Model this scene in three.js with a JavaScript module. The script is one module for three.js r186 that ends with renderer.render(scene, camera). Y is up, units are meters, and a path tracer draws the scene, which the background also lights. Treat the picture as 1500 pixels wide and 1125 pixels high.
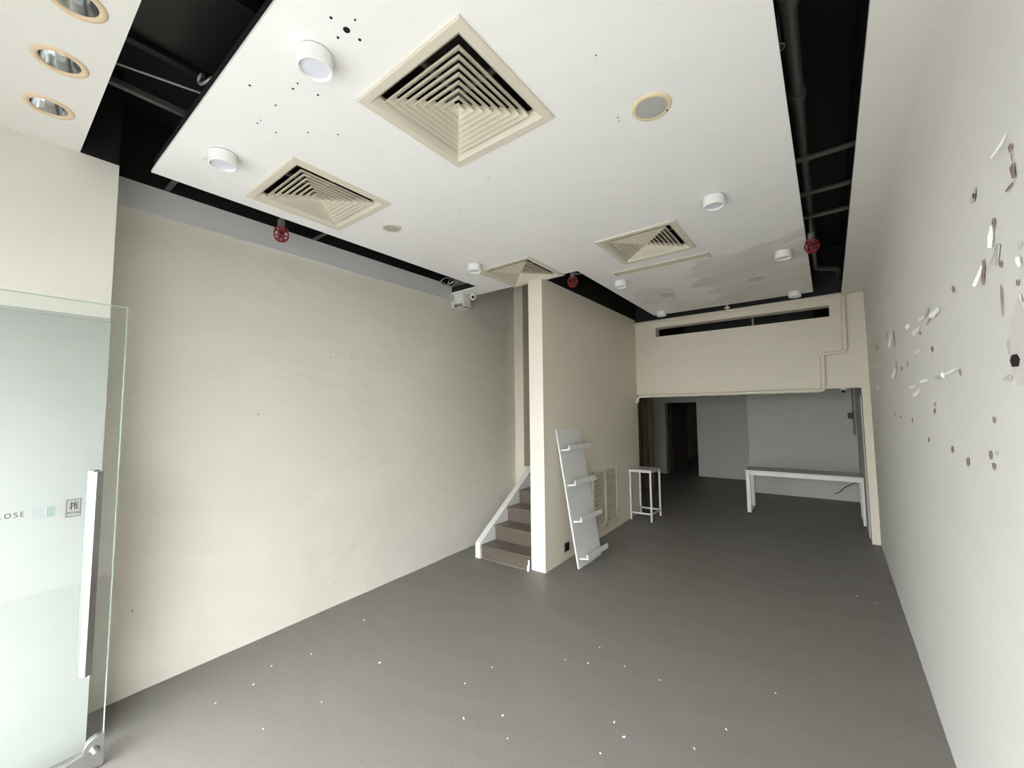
import * as THREE from 'three';
import { mergeGeometries, toCreasedNormals } from 'three/addons/utils/BufferGeometryUtils.js';
import { RoundedBoxGeometry } from 'three/addons/geometries/RoundedBoxGeometry.js';
import { TextGeometry } from 'three/addons/geometries/TextGeometry.js';
import { FontLoader } from 'three/addons/loaders/FontLoader.js';
import { ImprovedNoise } from 'three/addons/math/ImprovedNoise.js';

// ---------- camera, sky, exposure ----------
const scene = new THREE.Scene();
const camera = new THREE.PerspectiveCamera(2 * Math.atan(562.5 / 604.94) * 180 / Math.PI, 1500 / 1125, 0.05, 200);
camera.position.set(0, 1.54, 0);
camera.rotation.set(0.071, 0.6541, -0.0093, 'YXZ');
scene.add(camera);
{                                                            // overcast sky: three times as bright overhead as at the horizon, the same all round
  const W = 16, H = 64, d = new Float32Array(W * H * 4);
  for (let j = 0; j < H; j++) for (let i = 0; i < W; i++) {
    const e = Math.sin(Math.max(0, ((j + 0.5) / H - 0.5) * Math.PI)), L = 0.75 * (1 + 2 * e), k = (j * W + i) * 4;
    d[k] = 0.91 * L; d[k + 1] = 0.965 * L; d[k + 2] = 1.0 * L; d[k + 3] = 1;
  }
  const t = new THREE.DataTexture(d, W, H, THREE.RGBAFormat, THREE.FloatType);
  t.mapping = THREE.EquirectangularReflectionMapping; t.magFilter = t.minFilter = THREE.LinearFilter; t.needsUpdate = true;
  scene.background = t;
}
scene.backgroundIntensity = 1.0;
const renderer = new THREE.WebGLRenderer();
renderer.toneMapping = THREE.LinearToneMapping;
renderer.toneMappingExposure = 12.2;
renderer.shadowMap.enabled = true;

// ---------- helpers ----------
let seed = 20240611;
const rnd = () => { seed = (seed * 1664525 + 1013904223) >>> 0; return seed / 4294967296; };
const rr = (a, b) => a + (b - a) * rnd();
const noise = new ImprovedNoise();
const names = {};
function numbered(n) { const k = names[n] = (names[n] ?? -1) + 1; return k ? n + '_' + String(k).padStart(3, '0') : n; }
const fy = (z) => -0.0752 - 0.0386 * z;                       // the floor rises gently towards the back
const V = (x, y, z) => new THREE.Vector3(x, y, z);
function metreUV(g) {
  g = g.index ? g.toNonIndexed() : g;
  if (!g.attributes.normal) g.computeVertexNormals();
  const p = g.attributes.position, n = g.attributes.normal, uv = new Float32Array(p.count * 2);
  for (let i = 0; i < p.count; i++) {
    const ax = Math.abs(n.getX(i)), ay = Math.abs(n.getY(i)), az = Math.abs(n.getZ(i));
    if (ay >= ax && ay >= az) { uv[2 * i] = p.getX(i); uv[2 * i + 1] = p.getZ(i); }
    else if (ax >= az) { uv[2 * i] = p.getZ(i); uv[2 * i + 1] = p.getY(i); }
    else { uv[2 * i] = p.getX(i); uv[2 * i + 1] = p.getY(i); }
  }
  g.setAttribute('uv', new THREE.BufferAttribute(uv, 2));
  return g;
}
function box(x0, x1, y0, y1, z0, z1, r = 0) {
  const a = Math.abs(x1 - x0), b = Math.abs(y1 - y0), c = Math.abs(z1 - z0);
  const g = r ? new RoundedBoxGeometry(a, b, c, 1, Math.min(r, a / 2.1, b / 2.1, c / 2.1)) : new THREE.BoxGeometry(a, b, c);
  return metreUV(g.translate((x0 + x1) / 2, (y0 + y1) / 2, (z0 + z1) / 2));
}
function tube(pts, r, seg = 8, tension = 0, perUnit = 0, closed = false) {
  const path = pts.length === 2 ? new THREE.LineCurve3(pts[0], pts[1]) : new THREE.CatmullRomCurve3(pts, closed, 'catmullrom', tension || 0.5);
  return new THREE.TubeGeometry(path, perUnit || (pts.length === 2 ? 1 : pts.length * 6), r, seg, closed);
}
function pipeRun(pts, r, bend, seg = 12) {                    // straight runs joined by round elbows
  const c = new THREE.CurvePath();
  let from = pts[0];
  for (let i = 1; i < pts.length - 1; i++) {
    const a = pts[i].clone().sub(pts[i - 1]).normalize(), b = pts[i + 1].clone().sub(pts[i]).normalize();
    const s = pts[i].clone().addScaledVector(a, -bend), e = pts[i].clone().addScaledVector(b, bend);
    c.add(new THREE.LineCurve3(from, s)); c.add(new THREE.QuadraticBezierCurve3(s, pts[i], e)); from = e;
  }
  c.add(new THREE.LineCurve3(from, pts.at(-1)));
  return new THREE.TubeGeometry(c, 160, r, seg, false);
}
const cyl = (r0, r1, h, x, y, z, seg = 28) => new THREE.CylinderGeometry(r0, r1, h, seg).translate(x, y, z);
const lathe = (pts, seg = 40) => new THREE.LatheGeometry(pts.map(([a, b]) => new THREE.Vector2(a, b)), seg);
function squareLathe(profile) {                               // a closed profile [half side, y] carried round a square with mitred corners
  const pos = [], C = [[1, 1], [1, -1], [-1, -1], [-1, 1]];
  for (let s = 0; s < 4; s++) for (let i = 0; i < profile.length; i++) {
    const [r0, y0] = profile[i], [r1, y1] = profile[(i + 1) % profile.length], a = C[s], b = C[(s + 1) % 4];
    const p00 = [a[0] * r0, y0, a[1] * r0], p01 = [b[0] * r0, y0, b[1] * r0], p10 = [a[0] * r1, y1, a[1] * r1], p11 = [b[0] * r1, y1, b[1] * r1];
    pos.push(...p00, ...p01, ...p11, ...p00, ...p11, ...p10);
  }
  const g = new THREE.BufferGeometry();
  g.setAttribute('position', new THREE.Float32BufferAttribute(pos, 3));
  g.computeVertexNormals();
  return metreUV(g);
}
const strip = (g) => { g = g.index ? g.toNonIndexed() : g; for (const k of Object.keys(g.attributes)) if (!['position', 'normal', 'uv'].includes(k)) g.deleteAttribute(k); g.morphAttributes = {}; return g; };
function obj(name, geoms, mat, parent = scene) {
  const list = [].concat(geoms).map(strip);
  const m = new THREE.Mesh(list.length > 1 ? mergeGeometries(list) : list[0], mat);
  m.name = parent === scene ? numbered(name) : name;
  m.castShadow = m.receiveShadow = true;
  parent.add(m);
  return m;
}
function struct(name, geoms, mat, parent = scene) {
  const m = obj(name, geoms, mat, parent);
  if (parent === scene) m.userData.kind = 'structure';
  return m;
}
function tag(o, label, category, group) { o.userData.label = label; o.userData.category = category; if (group) o.userData.group = group; return o; }
function thing(name, label, category, [x, y, z] = [0, 0, 0], turn = 0, group) {
  const o = new THREE.Group(); o.name = numbered(name); scene.add(o);
  o.position.set(x, y, z); o.rotation.y = turn;
  return tag(o, label, category, group);
}
function dup(root, [x, y, z], turn, label) {
  const r = root.clone(); r.name = numbered(root.name.replace(/_\d+$/, '')); scene.add(r);
  r.position.set(x, y, z); if (turn !== undefined) r.rotation.y = turn;
  r.userData = { ...root.userData, label: label ?? root.userData.label };
  return r;
}

// ---------- materials ----------
function canvasOf(w, h, draw) { const c = document.createElement('canvas'); c.width = w; c.height = h; draw(c.getContext('2d'), w, h); return c; }
function tileNoise(u, v, f, s) {                             // fractal noise that repeats with period 1
  let t = 0, a = 0.5;
  for (let o = 0; o < 5; o++) {
    const R = f / (2 * Math.PI), cu = Math.cos(2 * Math.PI * u) * R, su = Math.sin(2 * Math.PI * u) * R, cv = Math.cos(2 * Math.PI * v) * R, sv = Math.sin(2 * Math.PI * v) * R;
    t += a * noise.noise(cu + s + 3.1 * cv, su + sv * 1.7 + s * 2.3, cv - su * 0.6 + s * 0.7);
    a *= 0.5; f *= 2.03; s += 17.3;
  }
  return t;
}
function dataTex(n, fn, srgb, rx = 1, ry = rx) {
  const d = new Uint8Array(n * n * 4);
  for (let j = 0; j < n; j++) for (let i = 0; i < n; i++) {
    const c = fn(i / n, j / n), k = (j * n + i) * 4;
    for (let q = 0; q < 3; q++) d[k + q] = Math.max(0, Math.min(255, Math.round((Array.isArray(c) ? c[q] : c) * 255)));
    d[k + 3] = 255;
  }
  const t = new THREE.DataTexture(d, n, n);
  t.wrapS = t.wrapT = THREE.RepeatWrapping; t.magFilter = THREE.LinearFilter; t.minFilter = THREE.LinearMipmapLinearFilter; t.generateMipmaps = true;
  t.repeat.set(1 / rx, 1 / ry);
  if (srgb) t.colorSpace = THREE.SRGBColorSpace;
  t.needsUpdate = true;
  return t;
}
const mix = (a, b, t) => a.map((v, i) => v + (b[i] - v) * t);
const sm = (a, b, x) => { const t = Math.max(0, Math.min(1, (x - a) / (b - a))); return t * t * (3 - 2 * t); };
const grainTex = dataTex(512, (u, v) => 0.5 + 0.32 * tileNoise(u, v, 40, 3) + 0.18 * (rnd() - 0.5), false, 0.5);
const plasterTex = dataTex(1024, (u, v) => {                // trowelled plaster: soft waves, ridges left by the blade, fine roller nap
  const w = tileNoise(u, v, 5, 11), e = 1 - Math.min(1, Math.abs(tileNoise(u + 0.06 * w, v, 7, 5)) * 9);
  return 0.45 + 0.35 * w + 0.10 * e * e * sm(0.02, 0.25, tileNoise(u, v, 4, 41)) + 0.03 * (rnd() - 0.5);
}, false, 2.4);
const paintMap = (base, amt) => dataTex(512, (u, v) => { const w = tileNoise(u, v, 4, 7) + 0.5 * tileNoise(u, v, 14, 23); return base.map((c) => c * (1 + amt * w) + 0.006 * (rnd() - 0.5)); }, true, 3.1, 2.7);
const std = (o) => new THREE.MeshStandardMaterial({ roughness: 0.7, metalness: 0, ...o });
const M = {
  beige: std({ map: paintMap([0.85, 0.83, 0.785], 0.03), bumpMap: plasterTex, bumpScale: 0.014, roughness: 0.72 }),
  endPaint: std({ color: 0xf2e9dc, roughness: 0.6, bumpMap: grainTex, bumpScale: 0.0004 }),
  beigeSmooth: std({ map: paintMap([0.895, 0.86, 0.79], 0.02), bumpMap: grainTex, bumpScale: 0.0006, roughness: 0.7 }),
  white: std({ map: paintMap([0.89, 0.88, 0.855], 0.02), bumpMap: plasterTex, bumpScale: 0.002, roughness: 0.72 }),
  greyWhite: std({ map: paintMap([0.83, 0.83, 0.825], 0.02), bumpMap: grainTex, bumpScale: 0.0005, roughness: 0.75 }),
  casing: std({ map: paintMap([0.86, 0.845, 0.81], 0.02), bumpMap: grainTex, bumpScale: 0.0006, roughness: 0.7 }),
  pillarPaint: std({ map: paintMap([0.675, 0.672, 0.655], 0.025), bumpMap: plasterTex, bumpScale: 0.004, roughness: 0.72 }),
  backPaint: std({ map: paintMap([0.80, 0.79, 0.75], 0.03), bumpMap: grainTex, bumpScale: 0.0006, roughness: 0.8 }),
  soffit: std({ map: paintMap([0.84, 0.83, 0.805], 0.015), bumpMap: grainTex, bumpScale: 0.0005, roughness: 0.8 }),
  black: std({ color: 0x0b0b0c, roughness: 0.62 }),
  blackEdge: std({ color: 0x1b191c, roughness: 0.6 }),
  blackPipe: std({ color: 0x4a4a48, roughness: 0.38 }),
  blackDuct: std({ color: 0x131313, roughness: 0.4 }),
  blackMetal: std({ color: 0x17171a, roughness: 0.4, metalness: 0.3 }),
  steel: std({ color: 0xb9bab8, roughness: 0.25, metalness: 0.95 }),
  zinc: std({ color: 0x8f938e, roughness: 0.45, metalness: 0.6 }),
  chrome: std({ color: 0xd6d6d6, roughness: 0.12, metalness: 1 }),
  reflector: std({ color: 0xcfd2d2, roughness: 0.16, metalness: 1 }),
  cream: std({ color: 0xd8d0be, roughness: 0.55 }),
  tan: std({ color: 0xd2bc9e, roughness: 0.5 }),
  yellowed: std({ color: 0xe0d2ae, roughness: 0.5 }),
  grille: std({ color: 0xb4b3ad, roughness: 0.6 }),
  lampWhite: std({ color: 0xf0f0ee, roughness: 0.4 }),
  lampLens: std({ color: 0xdcdde8, roughness: 0.35 }),
  furniture: std({ color: 0xe2e1dd, roughness: 0.38 }),
  tableTop: std({ color: 0xd9d6cf, roughness: 0.4 }),
  dark: std({ color: 0x060606, roughness: 0.9 }),
  red: std({ color: 0x861620, roughness: 0.35 }),
  redDark: std({ color: 0x570c14, roughness: 0.4 }),
  stair: std({ map: dataTex(256, (u, v) => { const w = tileNoise(u, v, 9, 2); return [0.415 + 0.05 * w, 0.375 + 0.05 * w, 0.335 + 0.05 * w]; }, true, 0.6), roughness: 0.28, bumpMap: grainTex, bumpScale: 0.0004 }),
  curtain: std({ color: 0x6a5442, roughness: 0.9 }),
  plasterFlake: std({ color: 0xfaf9f6, roughness: 0.8, side: THREE.DoubleSide }),
  plasterDark: std({ color: 0x8d7a72, roughness: 0.9 }),
  plasterGrey: std({ color: 0xc6c3bd, roughness: 0.9 }),
  floor: std({ map: dataTex(1024, (u, v) => { const w = tileNoise(u, v, 6, 9) + 0.6 * tileNoise(u, v, 40, 31), s = rnd() - 0.5; return [0.487, 0.468, 0.446].map((c) => c * (1 + 0.035 * w + 0.10 * s)); }, true, 1.9), roughnessMap: dataTex(512, (u, v) => 0.52 + 0.16 * tileNoise(u, v, 6, 77), false, 2.3), roughness: 1,
    bumpMap: dataTex(512, (u, v) => 0.5 + 0.5 * tileNoise(u, v, 90, 15) + 0.15 * (rnd() - 0.5), false, 0.7), bumpScale: 0.001 }),
  pavement: std({ map: dataTex(256, (u, v) => { const w = tileNoise(u, v, 9, 4); return [0.45 + 0.1 * w, 0.445 + 0.1 * w, 0.435 + 0.1 * w]; }, true, 3), roughness: 0.9 }),
  glass: new THREE.MeshPhysicalMaterial({ color: 0xfbfdfc, transmission: 1, thickness: 0, roughness: 0.02, ior: 1.5, metalness: 0 }),
  glassEdge: new THREE.MeshPhysicalMaterial({ color: 0xc9d8cf, transmission: 0.4, thickness: 0, roughness: 0.3 }),
};
// main ceiling: white emulsion; dried water stains with mottled bodies and ragged outlines in the two rear corners
const stains = [[-0.2, -4.75, 0.78, 1.1, 1], [-0.62, -4.35, 0.42, 0.6, 0.8], [-0.45, -5.3, 0.6, 0.5, 0.9], [-1.52, -4.72, 0.24, 0.42, 0.7], [-1.3, -5.4, 0.3, 0.25, 0.5]];
const ceilMap = dataTex(1024, (u, v) => {
  const x = u * 3.6 - 3.4, z = v * 5.8 - 6.0, n1 = tileNoise(u, v, 9, 61), n2 = tileNoise(u, v, 30, 67), n3 = tileNoise(u, v, 5, 71);
  let s = 0;
  for (const [cx, cz, a, c, k] of stains) { const d = 1 - Math.hypot((x - cx) / a, (z - cz) / c) + 0.55 * n1 + 0.25 * n2; s = Math.max(s, k * sm(-0.02, 0.05, d) * (0.62 + 0.55 * n3 + 0.5 * n1 + 0.35 * n2)); }
  s = Math.max(0, Math.min(1, s));
  const p = 1 + 0.012 * n3 + 0.012 * n2;
  return [0.945 * p * (1 - 0.10 * s), 0.938 * p * (1 - 0.115 * s), 0.93 * p * (1 - 0.145 * s)];
}, true, 1);
M.ceiling = std({ map: ceilMap, roughness: 0.85 });

// ---------- the setting ----------
const XL = -3.2614, XR = 0.3505, YC = 2.86, ZF = 0.85, TOP = 3.5;
function sloped(x0, x1, z0, z1) {
  const g = new THREE.BoxGeometry(x1 - x0, 0.2, z0 - z1, 1, 1, 1).translate((x0 + x1) / 2, -0.1, (z0 + z1) / 2), p = g.attributes.position;
  for (let i = 0; i < p.count; i++) p.setY(i, p.getY(i) + fy(p.getZ(i)));
  g.computeVertexNormals(); return metreUV(g);
}
struct('floor', sloped(-3.6, 0.6, ZF + 0.2, -13.4), M.floor);
// outside: the pavement in front of the open shopfront
struct('pavement', box(-25, 22, -0.4, -0.13, ZF + 0.2, 30), M.pavement);

function reliefWall(x, z0, z1, y0, y1, facing, amp) {        // one face of a wall with the waves and lumps of hand-laid plaster
  const nz = Math.round((z0 - z1) / 0.022), ny = Math.round((y1 - y0) / 0.022);
  const g = new THREE.PlaneGeometry(z0 - z1, y1 - y0, nz, ny), p = g.attributes.position, uv = g.attributes.uv;
  for (let i = 0; i < p.count; i++) {
    const z = (z0 + z1) / 2 - facing * p.getX(i), y = (y0 + y1) / 2 + p.getY(i);
    const low = 1 + 1.6 * sm(1.1, 0.0, y);
    const n = 0.55 * noise.noise(z * 1.3, y * 1.1, 3) + 0.3 * noise.noise(z * 3.1, y * 2.2, 9) + low * 0.10 * noise.noise(z * 9, y * 7, 5) + 0.06 * noise.noise(z * 5, y * 13, 2) + 0.3 * sm(0.9, 0.1, y) * Math.pow(Math.max(0, 1 - Math.abs(noise.noise(z * 7 + y * 4, y * 3.3 - z * 2, 8)) * 6), 2) * sm(0.05, 0.3, noise.noise(z * 2.2, y * 2.4, 21));
    p.setXYZ(i, x + facing * amp * n, y, z);
    uv.setXY(i, z, y);
  }
  g.computeVertexNormals();
  return g;
}
const wl = struct('wall_left', [box(XL - 0.2, XL - 0.035, -0.4, TOP, ZF + 0.2, -4.45), reliefWall(XL, -0.2, -4.31, -0.25, TOP, 1, 0.014)], M.beige);
const wr = struct('wall_right', [box(XR + 0.008, XR + 0.2, -0.4, TOP, ZF + 0.2, -6.1), reliefWall(XR, ZF + 0.2, -5.9, -0.3, 2.82, -1, 0.003)], M.white);
// strip of drywall along the head of the left wall, its lower edge standing proud; black paint above
struct('trim_1', [box(XL, XL + 0.018, 2.79, 2.955, -0.405, -3.16), box(XL, XL + 0.024, 2.785, 2.793, -0.405, -3.16)], M.greyWhite);
struct('trim_2', [box(XL, XL + 0.02, 2.955, TOP, -0.3, -3.16), box(XL, -2.903, YC + 0.001, TOP, -0.403, ZF)], M.black);
// pillar beside the open door: cased upper part, plastered lower part set back under it
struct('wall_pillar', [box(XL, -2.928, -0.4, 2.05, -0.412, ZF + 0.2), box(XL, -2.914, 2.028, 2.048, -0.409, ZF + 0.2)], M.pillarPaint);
struct('wall_pillar_casing', [box(XL, -2.905, 2.045, YC + 0.002, -0.405, ZF + 0.2)], M.casing);
// shopfront: open below a header, daylight comes in here
struct('wall_front', [box(-3.46, 0.55, 2.15, TOP, ZF, ZF + 0.2)], M.beigeSmooth);
// roof slab over the black void, and the void's black linings
struct('ceiling_void', box(-3.5, 0.6, TOP - 0.12, TOP, ZF + 0.2, -13.4), M.black);
struct('trim_3', [box(0.19, XR - 0.003, 2.835, TOP, ZF, -5.766), box(-3.2, 0.19, 2.875, TOP, -0.24, -0.2), box(-2.33, XR + 0.01, 2.825, TOP, -5.80, -5.926),
  box(-2.172, -2.165, 2.865, TOP, -3.32, -5.766), box(-2.4, -2.17, 2.9, TOP, -3.40, -3.36)], M.black);
// main ceiling panel with four openings for the diffusers
const diff = [[-1.207, -1.213], [-2.413, -1.228], [-2.244, -3.081], [-1.081, -3.168]];
{
  const s = new THREE.Shape();
  const P = [[-2.847, 0.522], [-0.079, 0.522], [-0.079, 5.636], [-1.845, 5.636], [-1.80, 3.365], [-2.06, 3.365], [XL, 3.365], [XL, 3.15], [-2.847, 3.15]];
  P.forEach(([x, z], i) => (i ? s.lineTo(x, z) : s.moveTo(x, z)));
  for (const [x, z] of diff) { const h = new THREE.Path(), a = 0.272; h.moveTo(x - a, -z - a); h.lineTo(x - a, -z + a); h.lineTo(x + a, -z + a); h.lineTo(x + a, -z - a); s.holes.push(h); }
  const g = new THREE.ExtrudeGeometry(s, { depth: 0.014, bevelEnabled: false }).rotateX(-Math.PI / 2).translate(0, YC, 0), p = g.attributes.position, uv = g.attributes.uv;
  for (let i = 0; i < p.count; i++) uv.setXY(i, (p.getX(i) + 3.4) / 3.6, (p.getZ(i) + 6.0) / 5.8);
  struct('ceiling', g, M.ceiling);
}
// black-painted upstands along the panel's edges
struct('trim_4', [box(-2.84, -0.085, YC + 0.014, YC + 0.075, -0.53, -0.545), box(-2.84, -2.825, YC + 0.014, YC + 0.075, -0.53, -3.15), box(-0.1, -0.085, YC + 0.014, YC + 0.075, -0.53, -5.62),
  box(-1.84, -0.085, YC + 0.014, YC + 0.075, -5.615, -5.63), box(-1.83, -1.815, YC + 0.014, YC + 0.075, -3.38, -5.62), box(XL, -2.84, YC + 0.014, YC + 0.075, -3.155, -3.17), box(-2.16, -1.815, YC + 0.014, YC + 0.075, -3.34, -3.355)], M.blackEdge);
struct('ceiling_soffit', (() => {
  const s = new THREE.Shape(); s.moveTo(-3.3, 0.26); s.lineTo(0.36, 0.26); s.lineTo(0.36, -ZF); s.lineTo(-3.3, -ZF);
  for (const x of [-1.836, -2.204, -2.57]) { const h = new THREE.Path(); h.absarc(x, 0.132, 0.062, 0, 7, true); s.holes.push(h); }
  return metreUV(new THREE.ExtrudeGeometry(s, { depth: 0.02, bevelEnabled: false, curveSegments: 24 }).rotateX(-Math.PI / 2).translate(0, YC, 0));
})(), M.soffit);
struct('ceiling_strip', box(0.1656, XR + 0.01, 2.811, 2.835, -0.28, -5.766), M.white);
// partition beside the stairs, bulkhead over the opening to the back room, and its post
struct('wall_partition', [box(-2.328, -2.172, -0.1, 2.865, -3.32, -5.78)], M.beigeSmooth);
{
  const s = new THREE.Shape(); s.moveTo(-2.33, 1.782); s.lineTo(0.282, 1.782); s.lineTo(0.282, -0.2); s.lineTo(XR + 0.01, -0.2); s.lineTo(XR + 0.01, 2.83); s.lineTo(-2.33, 2.83);
  const h = new THREE.Path(); h.moveTo(-1.88, 2.584); h.lineTo(-1.88, 2.719); h.lineTo(0.052, 2.719); h.lineTo(0.052, 2.584); s.holes.push(h);
  struct('wall_bulkhead', metreUV(new THREE.ExtrudeGeometry(s, { depth: 0.16, bevelEnabled: false }).translate(0, 0, -5.926)), M.beigeSmooth);
}
const slot = struct('window_1', [box(-1.885, 0.057, 2.715, 2.722, -5.77, -5.924), box(-1.885, 0.057, 2.58, 2.587, -5.77, -5.924)], M.beigeSmooth);
tag(obj('air_duct', [box(-1.7, -0.1, 2.66, 2.95, -6.5, -6.9, 0.01)], M.blackDuct), 'dark duct behind the long slot in the bulkhead', 'duct');
struct('bracket', [box(-0.72, -0.70, 2.60, 2.70, -5.90, -5.92)], M.zinc, slot);
// the back room
// above its painted walls the back room opens into the same black ceiling void, presumed from the bulkhead slot; unseen, put in to darken the room
struct('trim_7', [box(-3.6, -3.2, 2.2, TOP, -6.1, -9.0), box(-3.6, 0.6, 2.2, TOP, -9.0, -9.1), box(0.3, 0.6, 2.2, TOP, -5.926, -9.0), box(-3.6, -2.33, 2.2, TOP, -6.1, -6.12)], M.black);
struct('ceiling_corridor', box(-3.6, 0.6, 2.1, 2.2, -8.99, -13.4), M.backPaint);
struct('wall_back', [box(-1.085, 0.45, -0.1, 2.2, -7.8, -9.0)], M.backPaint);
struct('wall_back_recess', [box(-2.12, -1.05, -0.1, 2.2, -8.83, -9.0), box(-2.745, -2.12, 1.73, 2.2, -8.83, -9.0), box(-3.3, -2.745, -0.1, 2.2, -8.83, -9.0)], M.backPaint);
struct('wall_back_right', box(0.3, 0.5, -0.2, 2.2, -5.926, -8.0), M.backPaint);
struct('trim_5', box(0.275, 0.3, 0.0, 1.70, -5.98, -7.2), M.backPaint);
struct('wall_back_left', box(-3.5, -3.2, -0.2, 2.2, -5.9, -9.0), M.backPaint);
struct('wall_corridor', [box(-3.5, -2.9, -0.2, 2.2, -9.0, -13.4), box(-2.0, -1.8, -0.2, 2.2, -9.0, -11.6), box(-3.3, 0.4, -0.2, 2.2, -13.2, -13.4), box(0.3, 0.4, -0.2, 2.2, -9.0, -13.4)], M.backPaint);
const d1 = struct('door_1', box(-0.62, 0, 0.0, 1.40, -0.02, 0.02), std({ color: 0x4a4038, roughness: 0.5 }));
d1.position.set(-2.70, 0.29, -9.06); d1.rotation.y = -1.82;
struct('door_handle', [cyl(0.012, 0.012, 0.06, -0.55, 0.75, 0.05).rotateX(0)], M.steel, d1);
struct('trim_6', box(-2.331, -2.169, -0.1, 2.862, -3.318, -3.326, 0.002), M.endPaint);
// stair enclosure
struct('wall_stair', [box(XL, -3.12, -0.1, TOP, -4.31, -4.45), box(-3.13, -2.985, -0.1, 0.868, -4.31, -4.40)], M.beigeSmooth);
struct('wall_stair_rear', [box(XL - 0.2, -2.3, -0.1, TOP, -5.9, -6.1), box(XL - 0.2, XL, -0.1, TOP, -4.45, -6.0)], M.beigeSmooth);

// ---------- staircase ----------
{
  const t = thing('staircase', 'narrow grey-brown staircase with white stringer between left wall and partition', 'stairs', [0, 0, 0]);
  const zs = (i) => -3.284 - 0.2215 * i, yt = (i) => 0.187 + 0.1535 * i;
  for (let i = 0; i < 11; i++) {
    const y0 = i ? yt(i - 1) - 0.02 : 0.0;
    obj('step', [box(-2.94, -2.332, y0, yt(i) - 0.028, zs(i), zs(i) - 0.03), box(-2.94, -2.332, yt(i) - 0.03, yt(i), zs(i) + 0.012, zs(i) - 0.245, 0.006)], M.stair, t);
  }
  const s = new THREE.Shape();
  s.moveTo(3.262, 0.0); s.lineTo(3.262, 0.17); s.quadraticCurveTo(3.265, 0.2, 3.285, 0.215); s.lineTo(4.40, 0.215 + 1.115 * 0.693); s.lineTo(4.40, 0.0);
  obj('stringer', metreUV(new THREE.ExtrudeGeometry(s, { depth: 0.062, bevelEnabled: true, bevelSize: 0.004, bevelThickness: 0.004, bevelSegments: 2 }).rotateY(Math.PI / 2).translate(-2.998, 0, 0)), M.furniture, t);
  obj('bead', [box(-2.94, -2.332, fy(-3.28) - 0.003, fy(-3.28) + 0.004, -3.276, -3.283)], std({ color: 0x9a9388, roughness: 0.8 }), t);
  const ch = obj('corner_patch', [box(-2.345, -2.327, fy(-3.3) - 0.005, fy(-3.3) + 0.05, -3.262, -3.285, 0.004), box(-2.338, -2.325, fy(-3.3) + 0.05, fy(-3.3) + 0.1, -3.27, -3.285, 0.004)], M.plasterFlake, t);
}

// ---------- ceiling fittings ----------
{
  const t = thing('air_diffuser', 'largest square cream ceiling air diffuser, nearest, at top middle of the photo', 'air diffuser', [diff[0][0], YC, diff[0][1]], 0, 'square ceiling air diffusers');
  obj('frame', squareLathe([[0.301, 0.0], [0.301, -0.008], [0.296, -0.011], [0.262, -0.011], [0.235, 0.018], [0.235, 0.03], [0.262, 0.004], [0.268, 0.002]]), M.cream, t);
  for (let i = 0; i < 7; i++) { const r = 0.218 - i * 0.0285; obj('blade', squareLathe([[r, -0.008], [r + 0.001, -0.0075], [r - 0.0015, 0.0055], [r - 0.032, 0.0235], [r - 0.0325, 0.022], [r - 0.0035, 0.0042]]), M.cream, t); }
  obj('centre_cone', squareLathe([[0.020, -0.008], [0.0205, -0.007], [0.017, 0.006], [0.001, 0.012], [0.0005, 0.0]]), M.cream, t);
  obj('plenum', [squareLathe([[0.245, 0.02], [0.245, 0.2], [0.25, 0.2], [0.25, 0.02]]), box(-0.25, 0.25, 0.2, 0.21, -0.25, 0.25)], M.blackDuct, t);
  obj('damper', [box(-0.22, 0.22, 0.07, 0.085, -0.02, 0.0), box(-0.02, 0, 0.07, 0.085, -0.22, 0.22)], M.zinc, t);
  dup(t, [diff[1][0], YC, diff[1][1]], 0, 'square cream ceiling air diffuser at left, beside the red-caged sprinkler over the left wall');
  dup(t, [diff[2][0], YC, diff[2][1]], 0, 'square cream ceiling air diffuser at the ceiling edge above the stairs');
  dup(t, [diff[3][0], YC, diff[3][1]], 0, 'square cream ceiling air diffuser beside the long linear slot');
}
{
  const t = thing('linear_slot', 'long narrow cream slot panel in the ceiling beside a square diffuser', 'vent', [-1.15, YC, -3.70]);
  obj('frame', [box(-0.42, 0.42, -0.008, 0.002, 0.053, 0.068, 0.002), box(-0.42, 0.42, -0.008, 0.002, -0.068, -0.053, 0.002), box(-0.42, -0.403, -0.008, 0.002, -0.06, 0.06, 0.002), box(0.403, 0.42, -0.008, 0.002, -0.06, 0.06, 0.002)], M.cream, t);
  obj('panel', box(-0.405, 0.405, -0.003, 0.004, -0.055, 0.055), std({ color: 0xd8cfbd, roughness: 0.6 }), t);
  t.rotation.y = 0.02;
}
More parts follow.
